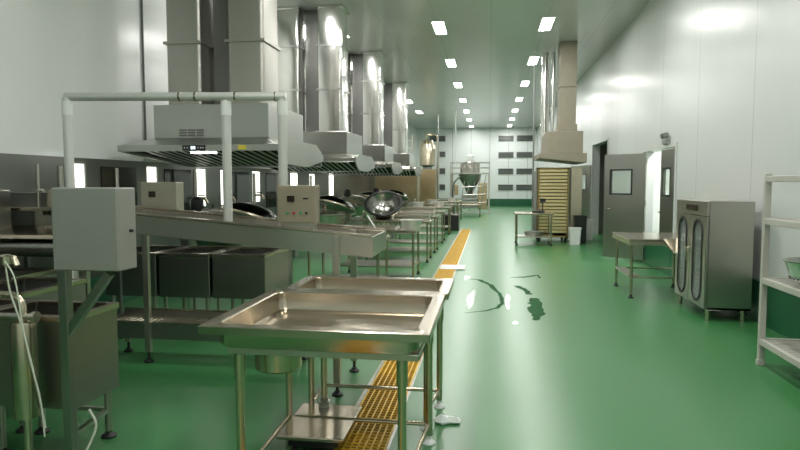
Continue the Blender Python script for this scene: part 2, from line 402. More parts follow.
# ------------------------------------------------------------------ exhaust hoods, left
def hood(y0, label, mt, dmt, withmarks=False):
    # y0 = near edge; 1.95 deep, X -4.55..-2.5
    x0, x1 = -4.52, -2.5; y1 = y0+1.95
    t = thing('exhaust_hood', label, 'exhaust hood', ((x0+x1)/2, y0+.97, 1.76), 'exhaust hoods with paired ducts')
    # skirt: near fascia, aisle apron with chamfered ends, far rail
    s = MB()
    s.prism([(y0, 1.925), (y0+.03, 1.925), (y0+.03, 2.0), (y0, 2.0)], 0, x0, x1)
    s.prism([(y0, 1.925), (y0+.28, 1.77), (y0+1.15, 1.75), (y1, 1.86), (y1, 1.94), (y1-.35, 2.08), (y0+.3, 2.08), (y0, 2.0)], 0, x1, x1+.03)
    s.prism([(y0, 1.925), (y1, 1.77), (y1, 2.0), (y0, 2.0)], 0, x0-.03, x0)
    s.box(x0, x1, y1-.03, y1, 1.77, 2.0)
    s.box(x0, x1, y0+.03, y0+.12, 1.975, 2.0).box(x0+.02, x1-.02, y1-.16, y1-.03, 1.77, 1.785)
    s.build('skirt', mt, t, bevel=.004)
    # body above the skirt
    b = MB()
    b.hexa([(x0,y0,2.0),(x1,y0,2.0),(x1,y1,2.0),(x0,y1,2.0),(x0+.3,y0+.28,2.1),(x1-.2,y0+.28,2.1),(x1-.2,y1-.25,2.1),(x0+.3,y1-.25,2.1)])
    b.build('canopy', mt, t, bevel=.004)
    MB().box(x0+.3, x1-.2, y0+.28, y1-.25, 2.1, 2.52).build('plenum', mt, t, bevel=.006)
    # filter bank: inclined plate with baffles
    za, zb = 1.97, 1.80; ya, yb = y0+.05, y1-.16
    MB().hexa([(x0+.02,ya,za),(x1-.02,ya,za),(x1-.02,yb,zb),(x0+.02,yb,zb),(x0+.02,ya,za+.01),(x1-.02,ya,za+.01),(x1-.02,yb,zb+.01),(x0+.02,yb,zb+.01)]).build('filter_tray', M['filterblack'], t)
    f = MB(); n = 15; dx = (x1-x0-.3)/n
    for i in range(n):
        x = x0+.04+i*dx
        f.hexa([(x+.15,ya,za-.01),(x+.185,ya,za-.01),(x+.035,yb,zb-.01),(x,yb,zb-.01),(x+.15,ya,za-.001),(x+.185,ya,za-.001),(x+.035,yb,zb-.001),(x,yb,zb-.001)])
    f.build('filter_baffle', M['slat3'], t)
    # two ducts to the ceiling
    for a, b_, ww_ in ((-4.22, -3.74, 0), (-3.37, -2.88, 1)):
        q = rrect(a, b_, y0+.62, y0+1.2, .05, 0, 4)
        d = MB().loops([[(p[0], p[1], 2.522) for p in q], [(p[0], p[1], ZC-.003) for p in q]], True, True)
        dd = d.build('duct', dmt, t, smooth=True)
        for z0_, z1_, e_ in ((3.35, 3.385, .025), (4.2, 4.235, .025), (2.522, 2.56, .04), (ZC-.05, ZC-.003, .04)):
            MB().box(a-e_, b_+e_, y0+.62-e_, y0+1.2+e_, z0_, z1_).build('duct_flange', dmt, dd)
    # slim rear service duct between the two
    MB().box(-3.71, -3.40, y0+.95, y0+1.18, 2.522, ZC-.003).build('service_duct', M['clad_dark'], t, bevel=.01)
    # control strip on the near fascia
    pn = MB().box(-3.69, -3.40, y0-.012, y0-.001, 1.93, 1.995).build('control_strip', M['black'], t)
    MB().box(-3.58, -3.52, y0-.016, y0-.012, 1.945, 1.982).build('display', M['display'], pn)
    r_ = MB()
    for i, x in enumerate((-3.66, -3.625, -3.485, -3.45, -3.42)): r_.box(x-.006, x+.006, y0-.016, y0-.012, 1.957, 1.969)
    r_.build('button', M['white'], pn)
    if withmarks:
        g = MB()
        for c in range(3):
            for r in range(3): g.box(-3.87+c*.115, -3.78+c*.115, y0+.262, y0+.279, 2.125+r*.033, 2.145+r*.033)
        g.build('vent_grille', M['grey_print'], t)
        MB().box(-2.98, -2.88, y0-.005, y0-.001, 1.94, 1.99).build('warning_label', M['label_y'], t)
    l = MB(); l.box(-3.75, -3.45, y0+.32, y0+.42, 1.915, 1.93); l.build('hood_lamp', M['hoodlamp'], t)
    return t
hy = 7.0
hl = ['large exhaust hood nearest the camera with black control strip on its fascia',
      'second exhaust hood from the camera, mirror-bright twin ducts above it',
      'third exhaust hood from the camera along the left side',
      'farthest exhaust hood of the left side, smallest in the distance']
hood(hy, hl[0], M['hood'], M['duct_matte'], True)
h2 = hood(hy+4.2, hl[1], M['hoodfar'], M['duct'])
for i, dy_ in ((2, 4.3), (3, 9.3)):
    copy_tree(h2, (h2.location.x, h2.location.y+dy_, h2.location.z), hl[i])

# ------------------------------------------------------------------ sink tables, foreground
def foot(mb_parent, x, y, r=.03):
    MB().lathe([(r*1.3, 0), (r*1.3, .008), (r*.5, .02), (r*.5, .05)], (x, y, 0), 14).build('foot', M['rubber'], mb_parent, smooth=True)
def basin(x0, x1, y0, y1, zt, fl, dep, lip, root, mat):
    r = .05; zb = zt-dep
    b = MB()
    seq = [rrect(x0+.004, x1-.004, y0+.004, y1-.004, .004, zt-lip), rrect(x0, x1, y0, y1, .006, zt-lip), rrect(x0, x1, y0, y1, .006, zt-.004),
           rrect(x0+.004, x1-.004, y0+.004, y1-.004, .006, zt),
           rrect(x0+fl-.006, x1-fl+.006, y0+fl-.006, y1-fl+.006, r, zt), rrect(x0+fl, x1-fl, y0+fl, y1-fl, r, zt-.006),
           rrect(x0+fl, x1-fl, y0+fl, y1-fl, r, zb+.03), rrect(x0+fl+.008, x1-fl-.008, y0+fl+.008, y1-fl-.008, r, zb+.009), rrect(x0+fl+.03, x1-fl-.03, y0+fl+.03, y1-fl-.03, r, zb)]
    b.loops(seq, False, True)
    b.build('basin', mat, root, smooth=True)
    b = MB(); g = fl-.012
    b.loops([rrect(x0+g, x1-g, y0+g, y1-g, r+.01, zt-.01), rrect(x0+g, x1-g, y0+g, y1-g, r+.01, zb+.02), rrect(x0+g+.02, x1-g-.02, y0+g+.02, y1-g-.02, r, zb-.004)], False, True)
    b.build('basin_shell', mat, root, smooth=True)
def sink_table(x0, x1, y0, y1, label, sump=False, scale_hole=None):
    zt = .885
    t = thing('sink_table', label, 'sink table', ((x0+x1)/2, (y0+y1)/2, 0), 'shallow stainless sink tables')
    basin(x0, x1, y0, y1, zt, .07, .115, .038, t, M['steel_top'])
    fr = MB(); a, b, c, d = x0+.13, x1-.1, y0+.09, y1-.24
    fa, fb, za_, zb_ = y0+.09, y1-.06, .733, .764
    fr.box(x0+.1, x1-.06, fa, fa+.04, za_, zb_).box(x0+.1, x1-.06, fb-.04, fb, za_, zb_).box(x0+.1, x0+.14, fa+.04, fb-.04, za_, zb_).box(x1-.10, x1-.06, fa+.04, fb-.04, za_, zb_)
    fr.build('support_frame', M['steel'], t, bevel=.003)
    for k_ in range(4):
        if True:
            y = (y0+.12, y1-.08)[k_ // 2]; x = (x0+.15, x1-.14, x0+.13, x1-.09)[k_]
            lg = MB().tube([(x, y, .05), (x, y, .75)], .0205, 16).build('leg', M['pipe'], t, smooth=True)
            MB().tube([(x, y, .61), (x, y, .73)], .0265, 16).build('leg_sleeve', M['pipe'], lg, smooth=True)
            MB().lathe([(.04, 0), (.04, .006), (.018, .03), (.018, .055)], (x, y, 0), 16).build('foot', M['white'], lg, smooth=True)
    xa, xb, ya, yb = x0+.13, x1-.09, y0+.12, y1-.08
    MB().tube([(xa, yb, .115), (xb, yb, .115)], .0125, 10).build('stretcher', M['pipe'], t, smooth=True)
    MB().tube([(xb-.05, ya, .12), (xb, yb, .12)], .0125, 10).build('stretcher', M['pipe'], t, smooth=True)
    MB().tube([(xa+.02, ya, .12), (xa, yb, .12)], .0125, 10).build('stretcher', M['pipe'], t, smooth=True)
    # drain in basin floor
    MB().lathe([(.05, 0), (.05, .004), (.035, .006), (.03, .001)], (x0+.35, y0+.4, zt-.115), 20).build('drain_plate', M['steel_dark'], t, smooth=True)
    if sump:
        MB().lathe([(.02, .0), (.11, .0), (.118, .008), (.12, .165)], (-1.06, 2.95, .60), 28).build('drain_sump', M['pipe'], t, smooth=True, label='round polished drain pot under the basin')
    return t
sink_table(-1.33, -.25, 2.62, 3.60, 'shallow stainless sink table nearest the camera with a round drain pot beneath', True)
sink_table(-1.27, -.235, 3.605, 4.19, 'shallow stainless sink table butted behind the nearest one, only its rim and basin showing')

# platform scale under the near sink
t = thing('platform_scale', 'square stainless platform scale with a thin column under the sink table', 'scale', (-.98, 3.5, 0))
MB().box(-1.18, -.79, 3.22, 3.74, .095, .12).build('weighing_plate', M['steel_top'], t, bevel=.006)
MB().box(-1.13, -.84, 3.28, 3.66, .035, .095).build('base', M['black'], t, bevel=.005)
for x in (-1.1, -.96):
    for y in (3.3, 3.62): MB().lathe([(.02, 0), (.02, .02), (.008, .025), (.008, .04)], (x, y, 0), 12).build('foot', M['rubber'], t, smooth=True)
MB().tube([(-1.03, 3.70, .12), (-1.03, 3.70, .64)], .019, 16).build('column', M['pipe'], t, smooth=True)
MB().lathe([(.035, 0), (.035, .03), (.026, .035), (.026, .06)], (-1.03, 3.70, .12), 16).build('column_collar', M['steel_dark'], t, smooth=True)

# crumpled plastic on the floor by the sink leg
bm = MB()
pts = []
random.seed(3)
n = 10
rings = []
for j, (r, z) in enumerate(((.06, .002), (.065, .012), (.04, .03), (.015, .022))):
    rings.append([(-.26+(r*random.uniform(.7, 1.3))*1.3*math.cos(2*PI*k/n), 3.86+(r*random.uniform(.7, 1.3))*math.sin(2*PI*k/n), max(.001, z*random.uniform(.6, 1.5))) for k in range(n)])
bm.loops(rings, True, True)
tag(bm.build('plastic_scrap', M['plasticbag'], origin=(-.26, 3.86, 0)), 'crumpled white plastic scrap on the green floor by the sink leg', 'litter')

# ------------------------------------------------------------------ floor drain
struct('trim_6', MB().box(-.905, -.88, 1.0, 20, .0, .004).box(-.58, -.56, 1.0, 20, 0, .004), M['steel'])
g = MB()
for i in range(8): x = -.87+i*.0405; g.box(x, x+.010, 1.0, 20, .002, .012)
y = 1.0
while y < 20: g.box(-.87, -.58, y, y+.007, .002, .0115); y += .042
tag(g.build('drain_grating', M['yellow'], origin=(-.73, 10, 0)), 'long yellow grid grating over the floor drain beside the aisle', 'drain grating')
struct('trim_7', MB().box(-.875, -.58, 1.0, 20, .0005, .0015), M['trench'])
tag(MB().box(-.86, -.42, 10.7, 11.25, .013, .02).build('cover_plate', M['tube'], origin=(-.63, 10.97, .013), bevel=.003), 'pale steel plate lying across the yellow drain grating', 'plate')

# dark worn strokes on the floor
def stroke(pts, ws, label):
    b = MB(); up = []; dn = []; random.seed(len(pts)*7)
    P = []
    for i in range(len(pts)-1):
        for k in range(5):
            f = k/5; P.append((pts[i][0]*(1-f)+pts[i+1][0]*f, pts[i][1]*(1-f)+pts[i+1][1]*f, ws[i]*(1-f)+ws[i+1]*f))
    P.append((*pts[-1], ws[-1]))
    vs = []
    for i, (x, y, w) in enumerate(P):
        a = P[max(0, i-1)]; c = P[min(len(P)-1, i+1)]
        d = Vector((c[0]-a[0], c[1]-a[1])).normalized(); nn = Vector((-d.y, d.x))
        r1, r2 = random.uniform(.6, 1.3), random.uniform(.6, 1.3)
        vs.append(((x+nn.x*w*r1, y+nn.y*w*r1, .0015), (x-nn.x*w*r2, y-nn.y*w*r2, .0015)))
    for p, q in zip(vs, vs[1:]): b.face([p[0], p[1], q[1], q[0]])
    tag(b.build('floor_stain', M['stain'], origin=(pts[0][0], pts[0][1], 0)), label, 'floor stain', 'dark worn marks on the aisle floor')
stroke([(-.29,9.75),(-.13,9.67),(.03,9.22),(.16,8.49),(.19,7.85),(.11,7.53),(-.03,7.33),(-.27,7.18)], [.02,.04,.04,.03,.03,.03,.02,.01], 'thin dark C-shaped mark on the aisle floor, left of the broad stroke')
stroke([(.42,9.2),(.53,8.85),(.56,8.5)], [.05,.05,.04], 'short dark mark above the broad green stroke on the aisle floor')
stroke([(.60,8.25),(.61,7.8),(.59,7.3),(.53,6.9)], [.07,.10,.09,.03], 'broad dark green stroke on the aisle floor')
stroke([(.36,10.0),(.6,10.08),(.81,10.33),(.83,10.0)], [.02,.06,.02,.02], 'small dark hooked mark on the aisle floor nearest the trolley table')

def puddle(cx, cy, rx, ry, label, seed):
    random.seed(seed); n = 28; ph = [random.uniform(0, 6.28) for _ in range(4)]
    pts = []
    for k in range(n):
        a = 2*PI*k/n; q = 1+.22*math.sin(2*a+ph[0])+.16*math.sin(3*a+ph[1])+.1*math.sin(5*a+ph[2])
        pts.append((cx+rx*q*math.cos(a), cy+ry*q*math.sin(a)))
    b = MB().loops([[(x, y, .0003) for x, y in pts], [(cx+(x-cx)*.97, cy+(y-cy)*.97, .0011) for x, y in pts]], False, True)
    tag(b.build('water_puddle', M['water'], origin=(cx, cy, 0)), label, 'puddle', 'water puddles on the aisle floor')
puddle(-.22, 8.1, .045, .7, 'long thin water puddle on the aisle floor next to the drain, inside the C-shaped mark', 1)
puddle(.25, 8.0, .04, .5, 'narrow bright water puddle between the C-shaped mark and the broad stroke', 2)
puddle(.3, 6.75, .03, .1, 'small water puddle on the aisle floor nearest the camera', 3)
puddle(-.35, 9.9, .05, .3, 'small water puddle beside the drain beyond the C-shaped mark', 4)
# ------------------------------------------------------------------ discharge trough and its stand, control panels
x0, x1, ya, yb = -3.1, -.83, 4.26, 4.84
def tz(x): return 1.347+(x+3.1)*(1.165-1.347)/(2.27)
t = thing('discharge_trough', 'long inclined stainless trough on legs crossing behind the sink tables', 'trough', (-1.75, 4.55, 0))
h = .14
tr = MB()
tr.hexa([(x0,ya,tz(x0)-h),(x1,ya,tz(x1)-h),(x1,ya+.012,tz(x1)-h),(x0,ya+.012,tz(x0)-h),(x0,ya,tz(x0)),(x1,ya,tz(x1)),(x1,ya+.012,tz(x1)),(x0,ya+.012,tz(x0))])
tr.hexa([(x0,yb-.012,tz(x0)-h),(x1,yb-.012,tz(x1)-h),(x1,yb,tz(x1)-h),(x0,yb,tz(x0)-h),(x0,yb-.012,tz(x0)),(x1,yb-.012,tz(x1)),(x1,yb,tz(x1)),(x0,yb,tz(x0))])
tr.hexa([(x0,ya,tz(x0)-h-.012),(x1,ya,tz(x1)-h-.012),(x1,yb,tz(x1)-h-.012),(x0,yb,tz(x0)-h-.012),(x0,ya,tz(x0)-h),(x1,ya,tz(x1)-h),(x1,yb,tz(x1)-h),(x0,yb,tz(x0)-h)])
tr.box(x0-.012, x0, ya, yb, tz(x0)-h, tz(x0)).box(x1, x1+.012, ya, yb, tz(x1)-h-.012, tz(x1)-.005)
tr.build('channel', M['steel'], t, bevel=.003)
rm = MB()
for yy in (ya-.012, yb-.02):
    rm.hexa([(x0,yy,tz(x0)-.012),(x1,yy,tz(x1)-.012),(x1,yy+.045,tz(x1)-.012),(x0,yy+.045,tz(x0)-.012),(x0,yy,tz(x0)+.008),(x1,yy,tz(x1)+.008),(x1,yy+.045,tz(x1)+.008),(x0,yy+.045,tz(x0)+.008)])
rm.build('rim', M['steel_top'], t, bevel=.004)
for x, y in ((-1.08, ya-.022), (-1.08, yb-.035), (-3.05, ya-.022), (-2.89, yb-.035)):
    lg = MB().box(x-.025, x+.025, y-.02, y+.02, .09, tz(x)-.02).build('leg', M['steel'], t, bevel=.003)
    MB().tube([(x, y, .02), (x, y, .1)], .012, 8).lathe([(.042, 0), (.042, .012), (.02, .025), (.02, .035)], (x, y, 0), 14).build('foot', M['rubber'], lg, smooth=True)
MB().bar((-1.08, ya-.02, .35), (-1.08, yb-.03, .35), .035).build('brace', M['steel'], t)

t = thing('pipe_frame', 'tall bolted goalpost frame of polished tubes standing over the trough', 'pipe frame', (-2.4, 4.5, 0))
P1, P2, P3 = (-3.20, 4.30), (-2.0, 4.48), (-1.57, 4.53)
MB().tube([(P1[0]-.01, P1[1], 2.2), (P3[0]+.03, P3[1], 2.2)], .033, 20).build('top_rail', M['tube'], t, smooth=True)
for nm, p, z in (('a', P1, .0), ('b', P2, tz(P2[0])-h), ('c', P3, tz(P3[0])-h)):
    lg = MB().tube([(p[0], p[1], z+.006), (p[0], p[1], 2.19)], .035, 20).build('post', M['tube'], t, smooth=True)
    MB().tube([(p[0], p[1], 2.06), (p[0], p[1], 2.165)], .039, 20).build('joint_sleeve', M['white'], lg, smooth=True)
for x in (-2.34, -2.22, -1.92, -1.62):
    yy = 4.30+(x+3.2)*(.23/1.63)
    MB().tube([(x-.008, yy, 2.2), (x+.008, yy, 2.2)], .037, 20).build('band_clip', M['pipe'], t, smooth=True)

def panel(name, x0, x1, y0, y1, z0, z1, label, mat, disp, btns):
    t = thing(name, label, 'control box', ((x0+x1)/2, (y0+y1)/2, z0))
    MB().box(x0, x1, y0, y1, z0, z1).build('body', mat, t, bevel=.006)
    f = MB().box(x0+.012, x1-.012, y0-.004, y0-.001, z0+.012, z1-.012).build('front_plate', mat, t, bevel=.001)
    a, b, c, d = disp
    MB().box(a, b, y0-.014, y0-.004, c, d).build('display', M['dispdark'], t, bevel=.001)
    for x, z, col in btns:
        MB().tube([(x, y0-.004, z), (x, y0-.02, z)], .0085, 12).build('button', M[col], t, smooth=True)
    return t
pn = panel('control_box', -1.54, -1.25, 4.30, 4.42, 1.25, 1.525, 'beige steel control panel with small dark display at the right end of the trough', plain('beige enclosure', (.33, .29, .21), .4, .4, var=.05),
      (-1.46, -1.405, 1.405, 1.45), [(-1.46, 1.325, 'green'), (-1.41, 1.325, 'red'), (-1.355, 1.325, 'green'), (-1.315, 1.325, 'black')])
MB().box(-1.34, -1.30, 4.292, 4.296, 1.425, 1.435).build('name_strip', M['black'], pn)
MB().box(-1.52, -1.27, 4.31, 4.41, 1.09, 1.25).build('mounting_bracket', M['steel'], pn)
pn = panel('control_box', -2.98, -2.65, 4.9, 5.03, 1.22, 1.55, 'pale steel control box with red buttons behind the left end of the trough', plain('pale grey enclosure', (.36, .35, .28), .45, .6, var=.05),
      (-2.90, -2.84, 1.42, 1.47), [(-2.87, 1.285, 'red'), (-2.845, 1.285, 'red'), (-2.78, 1.285, 'black'), (-2.73, 1.285, 'black')])
MB().box(-2.9, -2.72, 4.842, 4.899, 1.225, 1.29).build('mounting_bracket', M['steel_dark'], pn)

# big grey control cabinet on its stand
t = thing('control_cabinet', 'large plain grey steel control cabinet on a post in front of the tank', 'control cabinet', (-2.17, 2.87, 0))
MB().box(-2.19, -1.83, 2.80, 2.96, 1.10, 1.522).build('body', M['cabgrey'] if 'cabgrey' in M else M['steel'], t, bevel=.008)
MB().box(-2.187, -1.833, 2.793, 2.80, 1.105, 1.518).build('door', M['cabgrey'], t, bevel=.003)
MB().tube([(-1.83, 2.9, 1.30), (-1.812, 2.9, 1.30)], .008, 10).build('lock', M['rubber'], t, smooth=True)
MB().box(-2.20, -2.15, 2.83, 2.88, .01, 1.099).build('post', M['steel_tank'], t, bevel=.004)
MB().bar((-2.17, 2.855, .76), (-1.92, 2.855, 1.085), .04, .04).build('brace', M['steel_tank'], t)

# ------------------------------------------------------------------ tank at the far left with its pump
def tank(x0, x1, y0, y1, zb, zt, label, mat, fl=.035, legs=True, lz=None, gp=None):
    t = thing('wash_tank', label, 'tank', ((x0+x1)/2, (y0+y1)/2, 0), gp)
    b = MB(); r = .012
    b.loops([rrect(x0+.03,x1-.03,y0+.03,y1-.03,r,zb), rrect(x0,x1,y0,y1,r,zb+.004), rrect(x0,x1,y0,y1,r,zt-.03)], True, False)
    b.loops([rrect(x0+.008,x1-.008,y0+.008,y1-.008,r,zt-.004), rrect(x0+.01,x1-.01,y0+.01,y1-.01,r,zb+.03)], False, True)
    b.build('tank_body', mat, t)
    m = MB().loops([rrect(x0-.006,x1+.006,y0-.006,y1+.006,r,zt-.035), rrect(x0-.01,x1+.01,y0-.01,y1+.01,r,zt-.03), rrect(x0-.01,x1+.01,y0-.01,y1+.01,r,zt), rrect(x0+fl,x1-fl,y0+fl,y1-fl,r,zt), rrect(x0+fl,x1-fl,y0+fl,y1-fl,r,zt-.02)])
    m.build('rim', M['steel_top'], t)
    for x in (x0+.05, x1-.05):
        for y in (y0+.05, y1-.05):
            lg = MB().tube([(x, y, .04), (x, y, zb+.01)], .021, 12).build('leg', M['steel'], t, smooth=True)
            MB().lathe([(.045, 0), (.045, .012), (.018, .03), (.018, .05)], (x, y, 0), 14).build('foot', M['rubber'], lg, smooth=True)
    return t
t = tank(-2.78, -2.23, 2.97, 3.38, .30, .82, 'grey stainless wash tank behind the control cabinet post at far left', M['steel_tank'])
MB().bar((-2.62, 3.33, .17), (-2.28, 3.33, .17), .025).bar((-2.28, 3.02, .14), (-2.28, 3.33, .17), .025).build('stretcher', M['steel'], t)
t = tank(-3.35, -2.81, 2.70, 3.38, .30, .82, 'narrow stainless tank at the left edge of the picture', M['steel_tank'])
# the pump column with elbow
t = thing('pump_column', 'polished vertical pump cylinder with curved pipe in front of the tank', 'pump', (-2.43, 2.86, 0))
MB().lathe([(.02, .12), (.02, .296), (.06, .30), (.062, .31), (.062, .79), (.055, .815), (.02, .82)], (-2.43, 2.86, 0), 28).build('cylinder', M['pipe'], t, smooth=True)
MB().tube([(-2.43, 2.86, .82), (-2.43, 2.86, .90), (-2.45, 2.86, .935), (-2.49, 2.86, .955), (-2.7, 2.86, .95)], .02, 12).build('elbow_pipe', M['pipe'], t, smooth=True)
MB().tube([(-2.66, 2.86, .84), (-2.36, 2.86, .84)], .018, 12).tube([(-2.37, 2.86, .84), (-2.35, 2.86, .84)], .03, 12).build('valve_pipe', M['steel'], t, smooth=True)
MB().lathe([(.05, 0), (.05, .015), (.02, .03), (.02, .14)], (-2.43, 2.86, 0), 14).build('foot', M['steel_dark'], t, smooth=True)
# hoses
def smooth_pts(p, n=6):
    out = []
    P = [Vector(q) for q in p]
    for i in range(len(P)-1):
        a = P[max(0, i-1)]; b = P[i]; c = P[i+1]; d = P[min(len(P)-1, i+2)]
        for k in range(n):
            t_ = k/n
            out.append(.5*((2*b)+(-a+c)*t_+(2*a-5*b+4*c-d)*t_*t_+(-a+3*b-3*c+d)*t_**3))
    out.append(P[-1]); return out
t = thing('spray_hose', 'pale thin hoses hanging from a chrome tap over the left tank', 'hose', (-2.4, 2.78, 0))
MB().tube(smooth_pts([(-2.45,2.78,1.14),(-2.43,2.78,.99),(-2.375,2.78,.82),(-2.33,2.78,.64),(-2.285,2.78,.42),(-2.26,2.78,.28)]), .0045, 8).build('hose', M['hose'], t, smooth=True)
MB().tube(smooth_pts([(-2.44,2.765,1.15),(-2.385,2.765,1.05),(-2.355,2.765,.82),(-2.315,2.765,.62),(-2.27,2.765,.43),(-2.255,2.765,.24)]), .004, 8).build('hose', M['hose'], t, smooth=True)
tp = MB().tube([(-2.55, 2.8, 1.16), (-2.42, 2.8, 1.16), (-2.40, 2.8, 1.12)], .016, 10).lathe([(.012, -.03), (.03, -.02), (.03, .02), (.012, .03)], (-2.45, 2.79, 1.15), 12)
tp.build('tap', M['pipe'], t, smooth=True)
MB().tube([(-2.55, 2.8, 1.16), (-2.55, 2.8, .02)], .012, 10).build('riser_pipe', M['steel_dark'], t, smooth=True)
t = MB().tube(smooth_pts([(-2.26, 2.93, .30), (-2.235, 2.93, .2), (-2.25, 2.9, .1), (-2.33, 2.8, .02)]), .012, 8).build('drain_hose', M['rubber'], origin=(-2.3, 2.8, 0), smooth=True)
tag(t, 'black drain hose curling to the floor under the left tank', 'hose')
t = MB().tube(smooth_pts([(-2.17, 3.0, .30), (-2.13, 3.0, .22), (-2.15, 2.98, .13), (-2.19, 2.93, .02)]), .007, 8).build('drain_hose', M['hose'], origin=(-2.19, 2.93, 0), smooth=True)
tag(t, 'thin pale hose looping beside the black one under the left tank', 'hose')

# tanks further back
tank(-3.46, -2.89, 5.98, 6.72, .33, .80, 'square steel soaking sink, left one of the adjoining pair under the trough', M['steel_tank'], .05)
tank(-4.08, -3.49, 5.98, 6.72, .33, .80, 'dark square soaking sink behind the control cabinet, beside the adjoining pair', M['steel_dark'], .05)
tank(-2.86, -2.28, 5.98, 6.72, .33, .80, 'square steel soaking sink, right one of the adjoining pair under the trough', M['steel_tank'], .05)
tank(-4.45, -3.62, 4.1, 4.66, .3, .82, 'dark steel tank below the roller machine at left', M['steel_dark'], .05)
tank(-3.55, -3.02, 3.55, 4.2, .3, .82, 'dark steel tank between the control cabinet and the pipe frame post', M['steel_dark'], .05)

# low channel
t = thing('drain_channel', 'low steel roller channel on a single leg running to the sink table', 'channel', (-2.4, 4.97, 0))
c = MB(); a0, a1, b0, b1 = -3.3, -1.45, 4.83, 5.12
c.box(a0, a1, b0, b0+.01, .205, .335).box(a0, a1, b1-.01, b1, .205, .39).box(a0, a1, b0, b1, .195, .205).box(a0-.01, a0, b0, b1, .195, .36).box(a1, a1+.01, b0, b1, .195, .34)
c.build('channel', M['steel_dark'], t)
MB().box(a0, a1, b0-.008, b0+.02, .335, .345).box(a0, a1, b1-.02, b1+.008, .39, .4).build('rim', M['steel_top'], t)
r = MB()
x = a0+.03
while x < a1-.02: r.tube([(x, b0+.012, .325), (x, b1-.012, .325)], .012, 8); x += .05
r.build('roller', M['pipe'], t, smooth=True, kind='stuff')
for x in (-3.26, -1.6):
    for y in (b0+.03, b1-.03):
        lg = MB().box(x-.022, x+.022, y-.022, y+.022, .09, .195).build('leg', M['steel'], t)
        MB().tube([(x, y, .02), (x, y, .1)], .012, 8).lathe([(.042, 0), (.042, .012), (.02, .025), (.02, .035)], (x, y, 0), 14).build('foot', M['rubber'], lg, smooth=True)

# roller machine, far left
t = thing('roller_machine', 'dark roller washing machine with pale top shelf at the left edge', 'machine', (-4.1, 5.0, 0))
MB().box(-4.62, -3.6, 5.32, 5.6, .9, 1.45).build('back_panel', M['steel_dark'], t, bevel=.004)
MB().box(-4.62, -3.45, 5.05, 5.35, 1.285, 1.315).build('top_shelf', M['steel_top'], t, bevel=.003)
MB().hexa([(-4.6,4.7,1.06),(-3.6,4.75,1.06),(-3.6,5.1,1.06),(-4.6,5.1,1.06),(-4.6,4.72,1.09),(-3.6,4.77,1.09),(-3.6,5.1,1.15),(-4.6,5.1,1.15)]).build('feed_tray', M['steel_top'], t, bevel=.003)
for x in (-4.6, -3.6):
    MB().box(x-.02, x+.02, 4.72, 5.32, .86, 1.06).build('side_frame', M['steel_dark'], t)
for y, z in ((4.75, .98), (4.88, .93), (5.02, .98)):
    MB().tube([(-4.58, y, z), (-3.62, y, z)],   .045, 16).build('roller', M['steel_dark'], t, smooth=True)
for x in (-4.6, -3.6):
    for y in (4.75, 5.5): MB().box(x-.02, x+.02, y-.02, y+.02, .0, .9).build('leg', M['steel_dark'], t)
br = MB().box(-4.2, -4.12, 5.14, 5.22, 1.09, 1.285).box(-3.98, -3.92, 5.14, 5.22, 1.09, 1.285).box(-4.12, -3.98, 5.16, 5.2, 1.15, 1.24)
br.build('bracket', M['steel'], t)
MB().tube([(-4.20, 5.2, 1.315), (-4.20, 5.2, 1.72)], .015, 10).tube([(-4.22, 5.2, 1.47), (-4.14, 5.2, 1.47)], .014, 8).build('upright_pipe', M['steel'], t, smooth=True)
sb = MB().box(-4.53, -4.32, 4.84, 5.0, .93, 1.48).build('switch_box', M['steel_tank'], t, bevel=.006)
for x in (-4.42, -4.37): MB().tube([(x, 4.84, 1.27), (x, 4.825, 1.27)], .012, 10).build('button', M['white'], sb, smooth=True)
t = thing('switch_box', 'pale square switch box half hidden behind the big control cabinet', 'switch box', (-3.92, 5.18, 1.32))
MB().box(-4.02, -3.84, 5.08, 5.28, 1.317, 1.475).build('body', M['beige'], t, bevel=.006)
MB().box(-4.0, -3.86, 5.073, 5.08, 1.33, 1.46).build('cover', M['beige'], t, bevel=.002)

